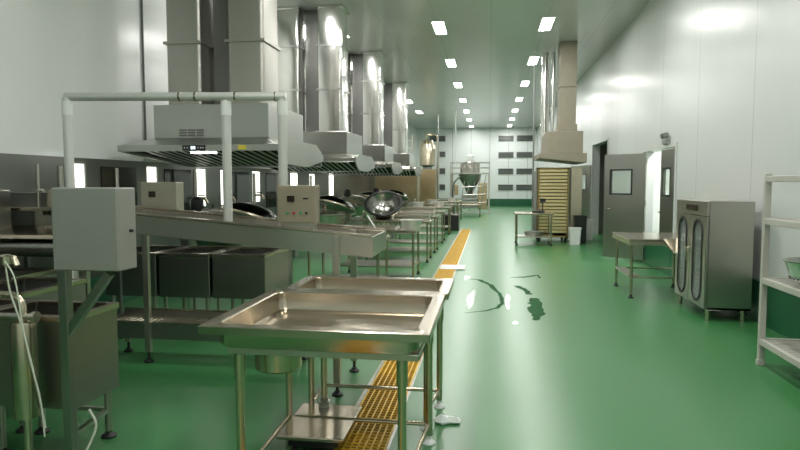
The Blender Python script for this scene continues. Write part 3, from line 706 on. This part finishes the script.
# ------------------------------------------------------------------ cooking kettles under the hoods
def kettle(c, label, tilt):
    x, y = c
    t = thing('cooking_kettle', label, 'kettle', (x, y, 0), 'tilting cooking kettles')
    MB().lathe([(.03, .42), (.2, .44), (.38, .54), (.5, .7), (.55, .88), (.6, .9), (.6, .92), (.54, .92), (.47, .72), (.3, .53), (.02, .47)], (x, y, 0), 36).build('bowl', M['steel'], t, smooth=True)
    R = Matrix.Rotation(math.radians(tilt), 3, 'X') @ Matrix.Rotation(math.radians(12), 3, 'Y')
    prof = [(.57, 0), (.575, .02), (.53, .1), (.42, .19), (.25, .25), (.03, .275)]
    c_ = (x+.1, y+.3, 1.02)
    MB().lathe([(r*.8, z*.8) for r, z in prof], c_, 36, R, False).build('lid', M['lidblack'], t, smooth=True)
    MB().lathe([(.44, .004), (.40, .07), (.31, .135), (.18, .18), (.02, .2)], c_, 36, R, False).build('lid_lining', M['hood'], t, smooth=True)
    MB().lathe([(.452, -.006), (.475, -.006), (.475, .02), (.452, .02), (.452, -.006)], c_, 36, R, False).build('lid_glint_ring', M['pipe'], t, smooth=True)  # added polished ring, stands in for the white highlight arcs on the lid
    for q in (-.3, .0, .25): MB().bar((x+q, y-.1, .9), (x+q-.12, y+.2, 1.24), .03, .015).build('lid_strut', M['pipe'], t)
    for s in (-1, 1):
        MB().box(x+s*.68-.06, x+s*.68+.06, y-.12, y+.12, 0, .86).build('pedestal', M['steel_dark'], t, bevel=.006)
        MB().tube([(x+s*.53, y, .8), (x+s*.64, y, .8)], .04, 12).build('trunnion', M['steel'], t, smooth=True)
    a = MB().tube(smooth_pts([(x-.72, y+.1, .8), (x-.72, y+.1, 1.05), (x-.55, y, 1.15), (x-.2, y, 1.15), (x, y, 1.08)]), .035, 12)
    a.build('stirrer_arm', M['steel'], t, smooth=True)
    MB().tube([(x, y, .6), (x, y, 1.1)], .02, 10).bar((x-.3, y, .68), (x+.3, y, .68), .03).build('stirrer_shaft', M['pipe'], t, smooth=True)
    MB().lathe([(.08, 0), (.09, .02), (.09, .16), (.03, .2)], (x-.55, y, 1.15), 18).build('motor', M['black'], t, smooth=True)
    wheel = MB()
    pts = [(x+.80, y-.02+.11*math.cos(2*PI*k/20), .86+.11*math.sin(2*PI*k/20)) for k in range(21)]
    wheel.tube(pts, .01, 6, False).tube([(x+.74, y-.02, .86), (x+.81, y-.02, .86)], .012, 8)
    wheel.bar((x+.8, y-.13, .86), (x+.8, y+.09, .86), .012).bar((x+.8, y-.02, .75), (x+.8, y-.02, .97), .012)
    wheel.build('hand_wheel', M['pipe'], t, smooth=True)
    return t
k0 = kettle((-3.35, 7.75), 'steel cooking kettle with raised dark lid under the nearest hood', -18)
for y, l in ((12.1, 'steel cooking kettle with open lid under the second hood'), (16.4, 'steel cooking kettle under the third hood'), (20.7, 'steel cooking kettle under the fourth hood')):
    copy_tree(k0, (-3.3, y, 0), l)
# wide open bowl lying on table
t = thing('mixing_bowl', 'wide tilted steel bowl with black rim behind the work tables', 'bowl', (-2.08, 12.05, .801))
R = Matrix.Rotation(math.radians(38), 3, 'X')
MB().lathe([(.02, -.3), (.22, -.26), (.32, -.13), (.36, 0), (.34, .0), (.29, -.11), (.2, -.22), (.02, -.26)], (-2.08, 11.97, 1.12), 36, R).build('bowl', M['hoodfar'], t, smooth=True)
MB().lathe([(.34, -.005), (.385, -.005), (.385, .025), (.34, .025), (.34, -.005)], (-2.08, 11.97, 1.12), 36, R, False).build('rim', M['black'], t, smooth=True)
MB().lathe([(.16, 0), (.18, .01), (.16, .05), (.12, .09)], (-2.08, 12.05, .801), 20).build('ring_stand', M['steel_dark'], t, smooth=True)

# ------------------------------------------------------------------ work tables
def work_table(x0, x1, y0, y1, label, zt=.8, name='work_table', shelf=True, gp='stainless work tables along the drain', pinch=0):
    t = thing(name, label, 'table', ((x0+x1)/2, (y0+y1)/2, 0), gp)
    MB().box(x0, x1, y0, y1, zt-.045, zt).build('table_top', M['steel_top'], t, bevel=.005)
    for x in (x0+.06, x1-.05):
        for y in (y0+.05, y1-.05):
            lg = MB().tube([(x, y, .04), (x, y, zt-.045)], .019, 12).build('leg', M['pipe'], t, smooth=True)
            MB().lathe([(.035, 0), (.035, .01), (.02, .02), (.02, .05)], (x, y, 0), 12).build('foot', M['rubber'], lg, smooth=True)
    if shelf: MB().box(x0+.05, x1-.04, y0+.04, y1-.04, .20, .225).build('shelf', M['steel'], t, bevel=.002)
    return t
names = ['nearest', 'second', 'third', 'fourth', 'fifth', 'sixth', 'seventh', 'eighth', 'farthest']
w0 = work_table(-2.42, -1.38, 7.75, 8.55, 'stainless work table nearest the camera, shorter than the rest, right behind the trough end')
ysT = [9.4, 11.6, 13.2, 15.4, 17.9, 20.4, 23.0, 25.6]
w1 = None
for i, y in enumerate(ysT):
    lab = 'long stainless work table, %s of those reaching the drain edge' % (names[i] if i else 'nearest')
    if w1 is None: w1 = work_table(-2.42, -1.12, y, y+.8, lab)
    else: copy_tree(w1, (w1.location.x, y+.4, 0), lab)
# things on the tables
random.seed(11)
def tray_box(x, y, z, w, d, h, label, mat=None, name='steel_tray', group=None):
    b = MB().loops([rrect(x-w/2+.01, x+w/2-.01, y-d/2+.01, y+d/2-.01, .01, z), rrect(x-w/2, x+w/2, y-d/2, y+d/2, .012, z+h), rrect(x-w/2+.006, x+w/2-.006, y-d/2+.006, y+d/2-.006, .012, z+h), rrect(x-w/2+.014, x+w/2-.014, y-d/2+.014, y+d/2-.014, .01, z+.006)], True, True)
    return tag(b.build(name, mat or M['steel'], origin=(x, y, z)), label, 'tray', group)
t = thing('draining_rack', 'steel draining rack of close upright rods on the nearest long work table', 'rack', (-1.9, 9.75, .801))
MB().box(-2.34, -1.46, 9.5, 9.53, .801, .83).box(-2.34, -1.46, 9.97, 10.0, .801, .83).box(-2.34, -2.31, 9.53, 9.97, .801, .83).box(-1.49, -1.46, 9.53, 9.97, .801, .83).build('base_frame', M['steel'], t)
for i in range(18):
    x = -2.3+i*.048
    MB().tube([(x, 9.515, .83), (x, 9.515, .93)], .006, 6).build('rod', M['pipe'], t)
MB().box(-2.34, -1.46, 9.5, 9.53, .93, .945).build('top_rail', M['steel_top'], t)
t = tag(MB().bar((-1.75, 9.42, .803), (-1.9, 9.46, 1.02), .03, .012).build('scraper', M['white'], origin=(-1.75, 9.42, .803)), 'pale flat scraper leaning on the draining rack', 'scraper')
tray_box(-1.4, 12.0, .801, .5, .5, .1, 'low steel tray on the second long work table')
tray_box(-1.6, 13.6, .801, .8, .5, .07, 'low steel tray on the third long work table')
tray_box(-1.85, 15.8, .801, .9, .5, .09, 'low steel tray on the fourth long work table')
t = thing('stock_crate', 'dark low crate on the floor behind the work tables by the drain', 'crate', (-1.1, 19.6, 0))
MB().box(-1.5, -.95, 19.4, 20.0, .05, .5).build('crate_body', M['black'], t, bevel=.01)
MB().box(-1.5, -.95, 19.4, 20.0, .0, .05).build('crate_base', M['rubber'], t)

pz = [(5.9, .03), (6.9, .02), (8.9, .03), (9.95, .02), (11.3, .03), (12.6, .025), (15.1, .03)]
for i, (y, r) in enumerate(pz):
    t = thing('water_pipe', 'thin upright water pipe with valve against the left wall, %s from the camera' % ORD[i], 'pipe', (-4.5, y, 0), 'upright water pipes along the left wall')
    MB().tube([(-4.5, y, .0), (-4.5, y, 1.72)], r, 10).build('riser', M['steel'], t, smooth=True)
    MB().tube([(-4.5, y, 1.3), (-4.35, y, 1.3), (-4.3, y, 1.22)], r*.8, 8).build('spout', M['pipe'], t, smooth=True)
    MB().lathe([(.05, 0), (.06, .01), (.05, .025)], (-4.4, y, 1.335), 12).build('valve_handle', M['black'], t, smooth=True)
random.seed(5)
for i, (x, y) in enumerate(((-1.22, 9.62), (-2.25, 13.5), (-2.1, 18.2), (-1.5, 18.4), (-1.9, 20.7), (-1.4, 23.3))):
    lab = ['round steel pan at the front edge of the nearest long work table', 'round steel pan at the back of the third long table', 'round steel pan on the left of the fifth long table', 'round steel pan on the right of the fifth long table', 'round steel pan on the sixth long table', 'round steel pan on the seventh long table'][i]
    r = .17
    t = MB().lathe([(r*.8, 0), (r, .14), (r+.015, .145), (r+.015, .15), (r-.008, .15), (r*.78, .008), (.01, .008)], (x, y, .801), 22).build('round_pan', M['tube'], origin=(x, y, .801), smooth=True)
    tag(t, lab, 'pan', 'round pans on the work tables')
# cabinets and boiler backs, far left
def cabinet(x0, x1, y0, y1, z0, z1, label, mat, nd=2, legs=True):
    t = thing('steel_cabinet', label, 'cabinet', ((x0+x1)/2, (y0+y1)/2, 0))
    MB().box(x0, x1, y0, y1, z0, z1).build('body', mat, t, bevel=.008)
    w = (x1-x0)/nd
    for i in range(nd):
        d = MB().box(x0+i*w+.02, x0+(i+1)*w-.02, y0-.02, y0-.001, z0+.05, z1-.05).build('door', mat, t, bevel=.004)
        MB().tube([(x0+(i+1)*w-.1, y0-.05, (z0+z1)/2-.1), (x0+(i+1)*w-.1, y0-.05, (z0+z1)/2+.1)], .012, 8).box(x0+(i+1)*w-.11, x0+(i+1)*w-.09, y0-.05, y0-.02, (z0+z1)/2-.005, (z0+z1)/2+.005).build('handle', M['pipe'], d)
    for x in (x0+.06, x1-.06):
        for y in (y0+.06, y1-.06): MB().tube([(x, y, 0), (x, y, z0+.01)], .03, 10).build('leg', M['steel_dark'], t)
    return t
cabinet(-4.55, -2.85, 24.3, 25.3, .15, 2.1, 'wide brownish steel cabinet beyond the farthest left hood', M['brown'], 2)
cabinet(-3.78, -2.68, 31.0, 31.9, .15, 2.2, 'brownish steel cabinet with two doors near the back wall', M['brown'], 1)
t = thing('steam_vessel', 'bright white steel vessel with pipes above the brownish cabinet', 'vessel', (-3.3, 32.8, 0))
MB().lathe([(.1, 2.3), (.42, 2.45), (.42, 3.5), (.3, 3.75), (.05, 3.85)], (-3.3, 32.9, 0), 28).build('vessel_body', M['pipe'], t, smooth=True)
MB().tube([(-3.3, 32.9, 0), (-3.3, 32.9, 2.35)], .25, 16).build('pedestal', M['steel_dark'], t, smooth=True)
MB().tube(smooth_pts([(-3.3, 32.5, 3.6), (-3.3, 32.3, 4.0), (-2.85, 32.3, 4.0), (-2.7, 32.3, 3.6), (-2.7, 32.3, .5)]), .05, 12).build('bent_pipe', M['pipe'], t, smooth=True)
t = thing('steel_ladder', 'small steel rack ladder beside the far ducts', 'ladder', (-4.0, 30.7, 0))
for x in (-4.25, -3.85): MB().bar((x, 30.7, 0), (x, 30.7, 3.9), .05).build('rail', M['steel'], t)
for i in range(10): MB().bar((-4.25, 30.7, .4+i*.36), (-3.85, 30.7, .4+i*.36), .035).build('rung', M['steel'], t)
t = tag(MB().tube([(-2.55, 30.8, 5.0-.002), (-2.55, 30.8, 2.9), (-2.62, 30.8, 2.3), (-2.57, 30.8, .01)], .03, 10).build('conduit_pipe', M['steel_dark'], origin=(-2.55, 30.8, 0), smooth=True), 'dark cable pipe dropping from the ceiling in front of the back wall', 'pipe')
t = tag(MB().tube([(-1.62, 29.6, 5.0-.002), (-1.62, 29.6, 2.42)], .022, 10).build('conduit_pipe', M['white'], origin=(-1.62, 29.6, 2.42), smooth=True), 'thin white pipe dropping from the ceiling to the mixing gantry', 'pipe')

# ------------------------------------------------------------------ mixing gantry in front of the back wall
t = thing('mixing_gantry', 'raised steel platform with railing and hopper machine at the far end', 'machine', (-.9, 30.5, 0))
gx0, gx1, gy0, gy1 = -1.9, .03, 30, 31.4
MB().box(gx0, gx1, gy0, gy1, 1.94, 2.0).build('deck', M['steel'], t)
for x in (gx0+.04, gx1-.04):
    for y in (gy0+.04, gy1-.04): MB().box(x-.04, x+.04, y-.04, y+.04, 0, 1.94).build('leg', M['steel'], t)
rl = MB()
for x in (gx0+.03, -1.27, -.63, gx1-.03):
    for y in (gy0+.03, gy1-.03): rl.tube([(x, y, 2.0), (x, y, 2.5)], .018, 8)
for z in (2.25, 2.5):
    rl.tube([(gx0, gy0+.03, z), (gx1, gy0+.03, z)], .018, 8).tube([(gx0, gy1-.03, z), (gx1, gy1-.03, z)], .018, 8)
    rl.tube([(gx0+.03, gy0, z), (gx0+.03, gy1, z)], .018, 8).tube([(gx1-.03, gy0, z), (gx1-.03, gy1, z)], .018, 8)
rl.build('railing', M['steel'], t, smooth=True)
MB().lathe([(.12, .95), (.2, 1.1), (.28, 1.3), (.52, 1.7), (.55, 1.93)], (-.95, 30.6, 0), 28).build('hopper', M['steel_dark'], t, smooth=True)
MB().lathe([(.48, 2.0), (.48, 2.45), (.3, 2.52), (.28, 2.55)], (-.95, 30.6, 0), 28).build('drum', M['steel'], t, smooth=True)
MB().lathe([(.18, 2.55), (.2, 2.6), (.2, 2.85), (.05, 2.9)], (-.95, 30.6, 0), 20).build('motor_cover', M['white'], t, smooth=True)
MB().box(-1.3, -.6, 30.3, 31.0, .25, .95).tube([(-1.25, 30.25, .7), (-.65, 30.25, .7)], .05, 10).build('gearbox', M['steel_dark'], t, bevel=.02)
MB().box(-.55, -.1, 30.3, 31.0, .2, 1.5).build('side_vessel', M['brown'], t, bevel=.03)
MB().tube(smooth_pts([(-1.75, 30.2, .02), (-1.75, 30.2, 1.3), (-1.6, 30.2, 1.65), (-1.35, 30.3, 1.85)]), .05, 10).build('feed_pipe', M['steel_dark'], t, smooth=True)
for k_ in range(5):
    x = -1.45+k_*.25
    MB().bar((x, 30.2, .1+.1*(k_ % 2)), (x+.3, 30.25, 1.9), .04).build('brace_bar', M['steel_dark'], t)
for z in (.5, .9, 1.3): MB().tube([(-1.3, 30.22, z), (-.15, 30.22, z+.05)], .03, 8).build('cross_pipe', M['steel'], t, smooth=True)
MB().box(-1.7, -1.5, 30.15, 30.3, .9, 1.4).build('switch_box', M['brown'], t, bevel=.01)
t = work_table(-1.5, -.35, 27.3, 28.1, 'low bright steel table standing in front of the mixing gantry', .55, gp=None)
t = tray_box(-.9, 27.7, .551, .8, .5, .12, 'bright steel tray on the low table before the mixing gantry')

# ------------------------------------------------------------------ right side: hood, steamer, cart
t = thing('exhaust_hood', 'beige exhaust hood with square duct on the right, over the golden steamer', 'exhaust hood', (1.8, 16.3, 2.05))
hx0, hx1, hy0, hy1 = 1.22, 2.36, 15.5, 17.4
s = MB().hexa([(hx0,hy0,2.14),(hx1,hy0,2.02),(hx1,hy1,2.02),(hx0,hy1,2.14),(hx0,hy0,2.26),(hx1,hy0,2.26),(hx1,hy1,2.26),(hx0,hy1,2.26)])
s.build('skirt', M['beige'], t, bevel=.006)
MB().box(1.4, 2.27, hy0+.05, hy1-.1, 2.26, 2.80).build('plenum', M['beige'], t, bevel=.01)
MB().box(1.71, 2.11, 15.7, 16.3, 2.80, ZC-.003).build('duct', M['beige'], t, bevel=.01)
MB().box(1.68, 2.14, 15.67, 16.33, 2.80, 2.98).build('duct_flange', M['beige'], t)
MB().box(1.69, 2.13, 15.68, 16.32, 3.9, 3.94).build('duct_flange', M['beige'], t)
t = thing('steam_duct', 'slim mirror-bright twin flue pipes beside the beige duct', 'duct', (1.5, 17.0, 2.8))
MB().tube([(1.46, 17.0, 2.803), (1.46, 17.0, ZC-.003)], .10, 18).build('flue', M['duct'], t, smooth=True)
MB().tube([(1.66, 16.9, 2.803), (1.66, 16.9, ZC-.003)], .05, 14).build('flue', M['duct'], t, smooth=True)
t = tag(MB().tube([(1.22, 17.6, .01), (1.22, 17.6, ZC-.003)], .025, 10).build('conduit_pipe', M['steel_dark'], origin=(1.22, 17.6, 0), smooth=True), 'dark vertical pipe at the aisle edge behind the golden steamer', 'pipe')

t = thing('tray_steamer', 'tall golden tray rack steamer on the right below the beige hood', 'steamer', (1.62, 16.5, 0))
sx0, sx1, sy0, sy1 = 1.24, 2.02, 16.1, 16.95
cb = MB().box(sx0, sx0+.04, sy0, sy1, .12, 1.92).box(sx1-.04, sx1, sy0, sy1, .12, 1.92).box(sx0, sx1, sy1-.03, sy1, .12, 1.92).box(sx0, sx1, sy0, sy1, 1.88, 1.92).box(sx0, sx1, sy0, sy1, .12, .17)
cb.build('cabinet_shell', M['gold_dark'], t)
for i in range(19):
    z = .24+i*.087
    MB().box(sx0+.045, sx1-.045, sy0-.01, sy1-.05, z, z+.066).build('tray', M['gold'], t, bevel=.003)
for x in (sx0+.06, sx1-.06):
    for y in (sy0+.06, sy1-.06): MB().tube([(x, y, .0), (x, y, .12)], .035, 10).build('foot', M['black'], t, smooth=True)
MB().box(sx0-.1, sx0-.005, sy0+.1, sy1-.1, .12, 1.85).build('side_panel', M['steel_dark'], t, bevel=.01)
t = thing('steel_cabinet', 'narrow dark steel cabinet right of the golden steamer', 'cabinet', (2.25, 16.7, 0))
MB().box(2.08, 2.36, 16.2, 17.2, .08, 1.95).build('body', M['steel_warm'], t, bevel=.01)
for x in (2.12, 2.32):
    for y in (16.25, 17.15): MB().tube([(x, y, 0), (x, y, .085)], .025, 8).build('leg', M['black'], t)

t = work_table(.62, 1.55, 15.05, 15.75, 'wheeled steel trolley table with lower shelf in front of the golden steamer', .8, 'trolley_table', True, None)
t = thing('desk_scale', 'small black scale with raised head on the trolley table', 'scale', (1.15, 15.4, .8))
MB().box(1.05, 1.35, 15.25, 15.55, .802, .85).build('base', M['black'], t, bevel=.01)
MB().tube([(1.32, 15.5, .85), (1.32, 15.5, 1.05)], .015, 8).build('stalk', M['black'], t, smooth=True)
MB().box(1.25, 1.39, 15.47, 15.52, 1.05, 1.14).build('head', M['black'], t, bevel=.008)
t = thing('stock_pot', 'dark round pan on the lower shelf of the trolley table', 'pan', (1.1, 15.4, .226))
MB().lathe([(.02, 0), (.2, 0), (.23, .1), (.22, .1), (.19, .012), (.02, .01)], (1.1, 15.4, .226), 24).build('pan_body', M['steel_dark'], t, smooth=True)
MB().tube([(1.32, 15.4, .31), (1.42, 15.4, .33)], .012, 8).build('pan_handle', M['black'], t, smooth=True)
def tub(x, y, w, d, h, label, name, mat, cat, z=0):
    t = thing(name, label, cat, (x, y, z))
    b = MB().loops([rrect(x-w/2+.02, x+w/2-.02, y-d/2+.02, y+d/2-.02, .03, z), rrect(x-w/2, x+w/2, y-d/2, y+d/2, .03, z+h), rrect(x-w/2+.01, x+w/2-.01, y-d/2+.01, y+d/2-.01, .03, z+h), rrect(x-w/2+.03, x+w/2-.03, y-d/2+.03, y+d/2-.03, .03, z+.02)], True, True)
    b.build('tub_body', mat, t)
    MB().loops([rrect(x-w/2-.01, x+w/2+.01, y-d/2-.01, y+d/2+.01, .03, z+h-.03), rrect(x-w/2-.01, x+w/2+.01, y-d/2-.01, y+d/2+.01, .03, z+h-.002), rrect(x-w/2+.012, x+w/2-.012, y-d/2+.012, y+d/2-.012, .03, z+h-.002)]).build('rim', mat, t)
tub(2.12, 15.6, .28, .28, .42, 'white bucket on the floor before the narrow dark cabinet', 'bucket', M['white'], 'bucket')
tub(2.62, 17.0, .32, .4, .55, 'tall white bin on the floor by the right wall', 'bin', M['white'], 'bin')
tub(2.30, 15.95, .3, .25, .7, 'black bin standing between the white bucket and the white bin', 'bin', M['black'], 'bin')

# emergency lamp on the right wall
t = thing('emergency_lamp', 'small two headed emergency lamp on the right wall above the door', 'lamp', (2.95, 10.98, 2.22))
MB().box(2.93, 3.0-.001, 10.85, 11.1, 2.19, 2.28).build('housing', M['steel_dark'], t, bevel=.006)
for y in (10.89, 11.06): MB().tube([(2.95, y, 2.28), (2.95, y, 2.31)], .012, 8).tube([(2.97, y, 2.34), (2.9, y, 2.33)], .045, 14).build('lamp_head', M['steel_dark'], t, smooth=True)

# ------------------------------------------------------------------ right: prep table with chute
t = thing('chute_table', 'stainless table with turned-up lip beside the disinfection cabinet', 'table', (2.3, 8.9, 0))
MB().prism([(1.84, 8.36), (2.78, 8.36), (2.78, 9.5), (1.84, 9.5)], 2, .77, .80).build('table_top', M['steel_top'], t, bevel=.003)
MB().box(1.84, 2.78, 8.36, 8.375, .72, .77).box(1.84, 1.855, 8.375, 9.5, .72, .77).build('apron', M['steel_warm'], t)
MB().hexa([(2.36,8.25,.62),(2.7,8.25,.62),(2.7,8.36,.78),(2.26,8.36,.78),(2.36,8.24,.64),(2.7,8.24,.64),(2.7,8.36,.81),(2.26,8.36,.81)]).build('chute_lip', M['steel_top'], t)
for x in (1.89, 2.7):
    for y in (8.44, 9.4):
        lg = MB().tube([(x, y, .04), (x, y, .77)], .019, 12).build('leg', M['pipe'], t, smooth=True)
        MB().lathe([(.04, 0), (.04, .01), (.02, .02), (.02, .05)], (x, y, 0), 12).build('foot', M['rubber'], lg, smooth=True)
MB().tube([(1.89, 8.44, .28), (2.7, 8.44, .28)], .0125, 8).build('stretcher', M['pipe'], t, smooth=True)
MB().tube([(1.89, 9.4, .28), (2.7, 9.4, .28)], .0125, 8).build('stretcher', M['pipe'], t, smooth=True)
MB().tube([(1.89, 8.44, .28), (1.89, 9.4, .28)], .0125, 8).build('stretcher', M['pipe'], t, smooth=True)
MB().box(1.86, 2.0, 8.5, 9.35, .28, .3).build('side_shelf', M['steel'], t)

# disinfection cabinet with two oval-windowed doors
t = thing('disinfection_cabinet', 'tall steel cabinet with two long oval-windowed doors by the right wall', 'cabinet', (2.63, 7.65, 0))
cx0, cx1, cy0, cy1, cz0, cz1 = 2.375, 2.865, 7.12, 8.22, .13, 1.335
wall_t = .02
b = MB()
b.box(cx0+.03, cx1, cy0, cy0+wall_t, cz0, cz1).box(cx0+.03, cx1, cy1-wall_t, cy1, cz0, cz1).box(cx1-wall_t, cx1, cy0, cy1, cz0, cz1)
b.box(cx0+.03, cx1, cy0, cy1, cz1-.03, cz1).box(cx0+.03, cx1, cy0, cy1, cz0, cz0+.03)
b.box(cx0, cx0+.03, cy0, cy1, cz1-.16, cz1)
b.build('body', M['cabsteel'] if 'cabsteel' in M else M['steel'], t, bevel=.004)
MB().box(cx0-.006, cx0-.001, 7.42, 7.82, cz1-.115, cz1-.05).build('display', M['dispdark'], t)
MB().box(cx0+.06, cx1-.04, cy0+.03, cy1-.03, .45, .46).box(cx0+.06, cx1-.04, cy0+.03, cy1-.03, .78, .79).build('rack_shelf', M['pipe'], t)
for d0, d1, hinge in ((cy0+.01, 7.665, 0), (7.675, cy1-.01, 1)):
    yc = (d0+d1)/2; z0, z1 = cz0+.01, cz1-.17; R_ = .155; wz0, wz1 = z0+.05+R_, z1-.04-R_
    def stad(r, x, n=12):
        return [(x, yc+r*math.cos(PI*k/n), wz1+r*math.sin(PI*k/n)) for k in range(n+1)]+[(x, yc-r*math.cos(PI*k/n), wz0-r*math.sin(PI*k/n)) for k in range(n+1)]
    def rect_like(x, n=12):   # outer rectangle with matching point count
        out = []
        hw = (d1-d0)/2
        for k in range(n+1):
            a = PI*k/n; cx_, sx_ = math.cos(a), math.sin(a); m_ = max(abs(cx_), abs(sx_)); out.append((x, yc+hw*cx_/m_, wz1+(z1-wz1)*sx_/m_))
        for k in range(n+1):
            a = PI*k/n; cx_, sx_ = -math.cos(a), math.sin(a); m_ = max(abs(cx_), abs(sx_)); out.append((x, yc+hw*cx_/m_, wz0-(wz0-z0)*sx_/m_))
        return out
    dm = MB().loops([rect_like(cx0+.028), rect_like(cx0), stad(R_, cx0), stad(R_, cx0+.028)])
    dr = dm.build('door', M['steel'], t)
    MB().loops([stad(R_+.008, cx0), stad(R_+.008, cx0-.008), stad(R_-.018, cx0-.008), stad(R_-.018, cx0)]).build('window_gasket', M['gasket'], dr)
    gg = MB(); A = stad(R_-.002, cx0+.010); gg.face(A); B_ = stad(R_-.002, cx0+.014); gg.face(B_[::-1]); gg.loops([A, B_])
    gg.build('window_glass', M['glass2'] if 'glass2' in M else M['glass'], dr)
    hy_ = d1-.03 if hinge == 0 else d0+.03
    MB().tube([(cx0, hy_, .62), (cx0-.03, hy_, .62), (cx0-.03, hy_, .78), (cx0, hy_, .78)], .007, 8).build('handle', M['pipe'], dr, smooth=True)
for x in (cx0+.06, cx1-.06):
    for y in (cy0+.06, cy1-.06): MB().tube([(x, y, 0), (x, y, cz0+.002)], .025, 14).build('foot', M['pipe'], t, smooth=True)

# shelving rack at the right edge with bowl
t = thing('shelving_rack', 'off-white slatted storage rack cut by the right picture edge', 'shelving', (2.6, 4.8, 0))
rx0, rx1, ry0, ry1 = 2.27, 2.88, 4.05, 5.5
for x in (rx0+.025, rx1-.025):
    for y in (ry0+.02, ry1-.025):
        lg = MB().box(x-.025, x+.025, y-.02, y+.02, .02, 1.62).build('post', M['cream'], t, bevel=.006)
        MB().box(x-.03, x+.03, y-.025, y+.025, 0, .05).build('foot', M['cream'], lg, bevel=.004)
for z, sl in ((1.60, False), (1.25, True), (.75, True), (.23, True)):
    sh = MB().box(rx0, rx0+.04, ry0+.04, ry1-.045, z-.05, z).box(rx1-.04, rx1, ry0+.04, ry1-.045, z-.05, z).box(rx0+.05, rx1-.05, ry0, ry0+.04, z-.05, z).box(rx0+.05, rx1-.05, ry1-.04, ry1, z-.05, z).build('shelf_frame', M['cream'], t, bevel=.004)
    if sl and z < 1.2 or z > 1.5 and False:
        g = MB(); y = ry0+.06
        while y < ry1-.08: g.box(rx0+.04, rx1-.04, y, y+.028, z-.022, z-.004); y += .048
        g.build('slat', M['cream'], sh, kind='stuff')
    elif sl:
        g = MB(); y = ry0+.06
        while y < ry1-.08: g.box(rx0+.04, rx1-.04, y, y+.04, z-.022, z-.004); y += .048
        g.build('slat', M['cream'], sh, kind='stuff')
t = thing('colander', 'round stainless bowl with hole bands on the third shelf of the rack', 'bowl', (2.47, 4.95, .747))
MB().lathe([(.1, 0), (.12, .01), (.2, .09), (.235, .2), (.25, .205), (.25, .212), (.23, .212), (.19, .09), (.11, .02), (.02, .015)], (2.47, 4.95, .747), 36).build('bowl_body', M['duct'], t, smooth=True)
hb = MB()
for k in range(36):
    a = 2*PI*k/36; r = .196
    hb.tube([(2.47+r*math.cos(a), 4.95+r*math.sin(a), .747+.078), (2.47+(r+.008)*math.cos(a), 4.95+(r+.008)*math.sin(a), .747+.076)], .007, 6)
hb.build('hole_band', M['black'], t)

# ------------------------------------------------------------------ world, camera, colour
w = bpy.data.worlds.new('world'); SC.world = w; w.use_nodes = True
w.node_tree.nodes['Background'].inputs[0].default_value = (.02, .02, .02, 1)
cam = bpy.data.cameras.new('camera'); co = bpy.data.objects.new('camera', cam); COL.objects.link(co)
cam.sensor_width = 36; cam.lens = 36*610/800; cam.clip_end = 200
co.location = (0, 0, 1.55)
co.rotation_euler = (PI/2-math.atan(43/610), 0, math.radians(8.3))
SC.camera = co
SC.view_settings.view_transform = 'Standard'; SC.view_settings.look = 'None'
SC.view_settings.gamma = 1; SC.view_settings.use_curve_mapping = False
SC.view_settings.exposure = 0.6
SC.cycles.use_denoising = True
SC.cycles.max_bounces = 10; SC.cycles.diffuse_bounces = 5; SC.cycles.glossy_bounces = 6
SC.cycles.sample_clamp_indirect = 8
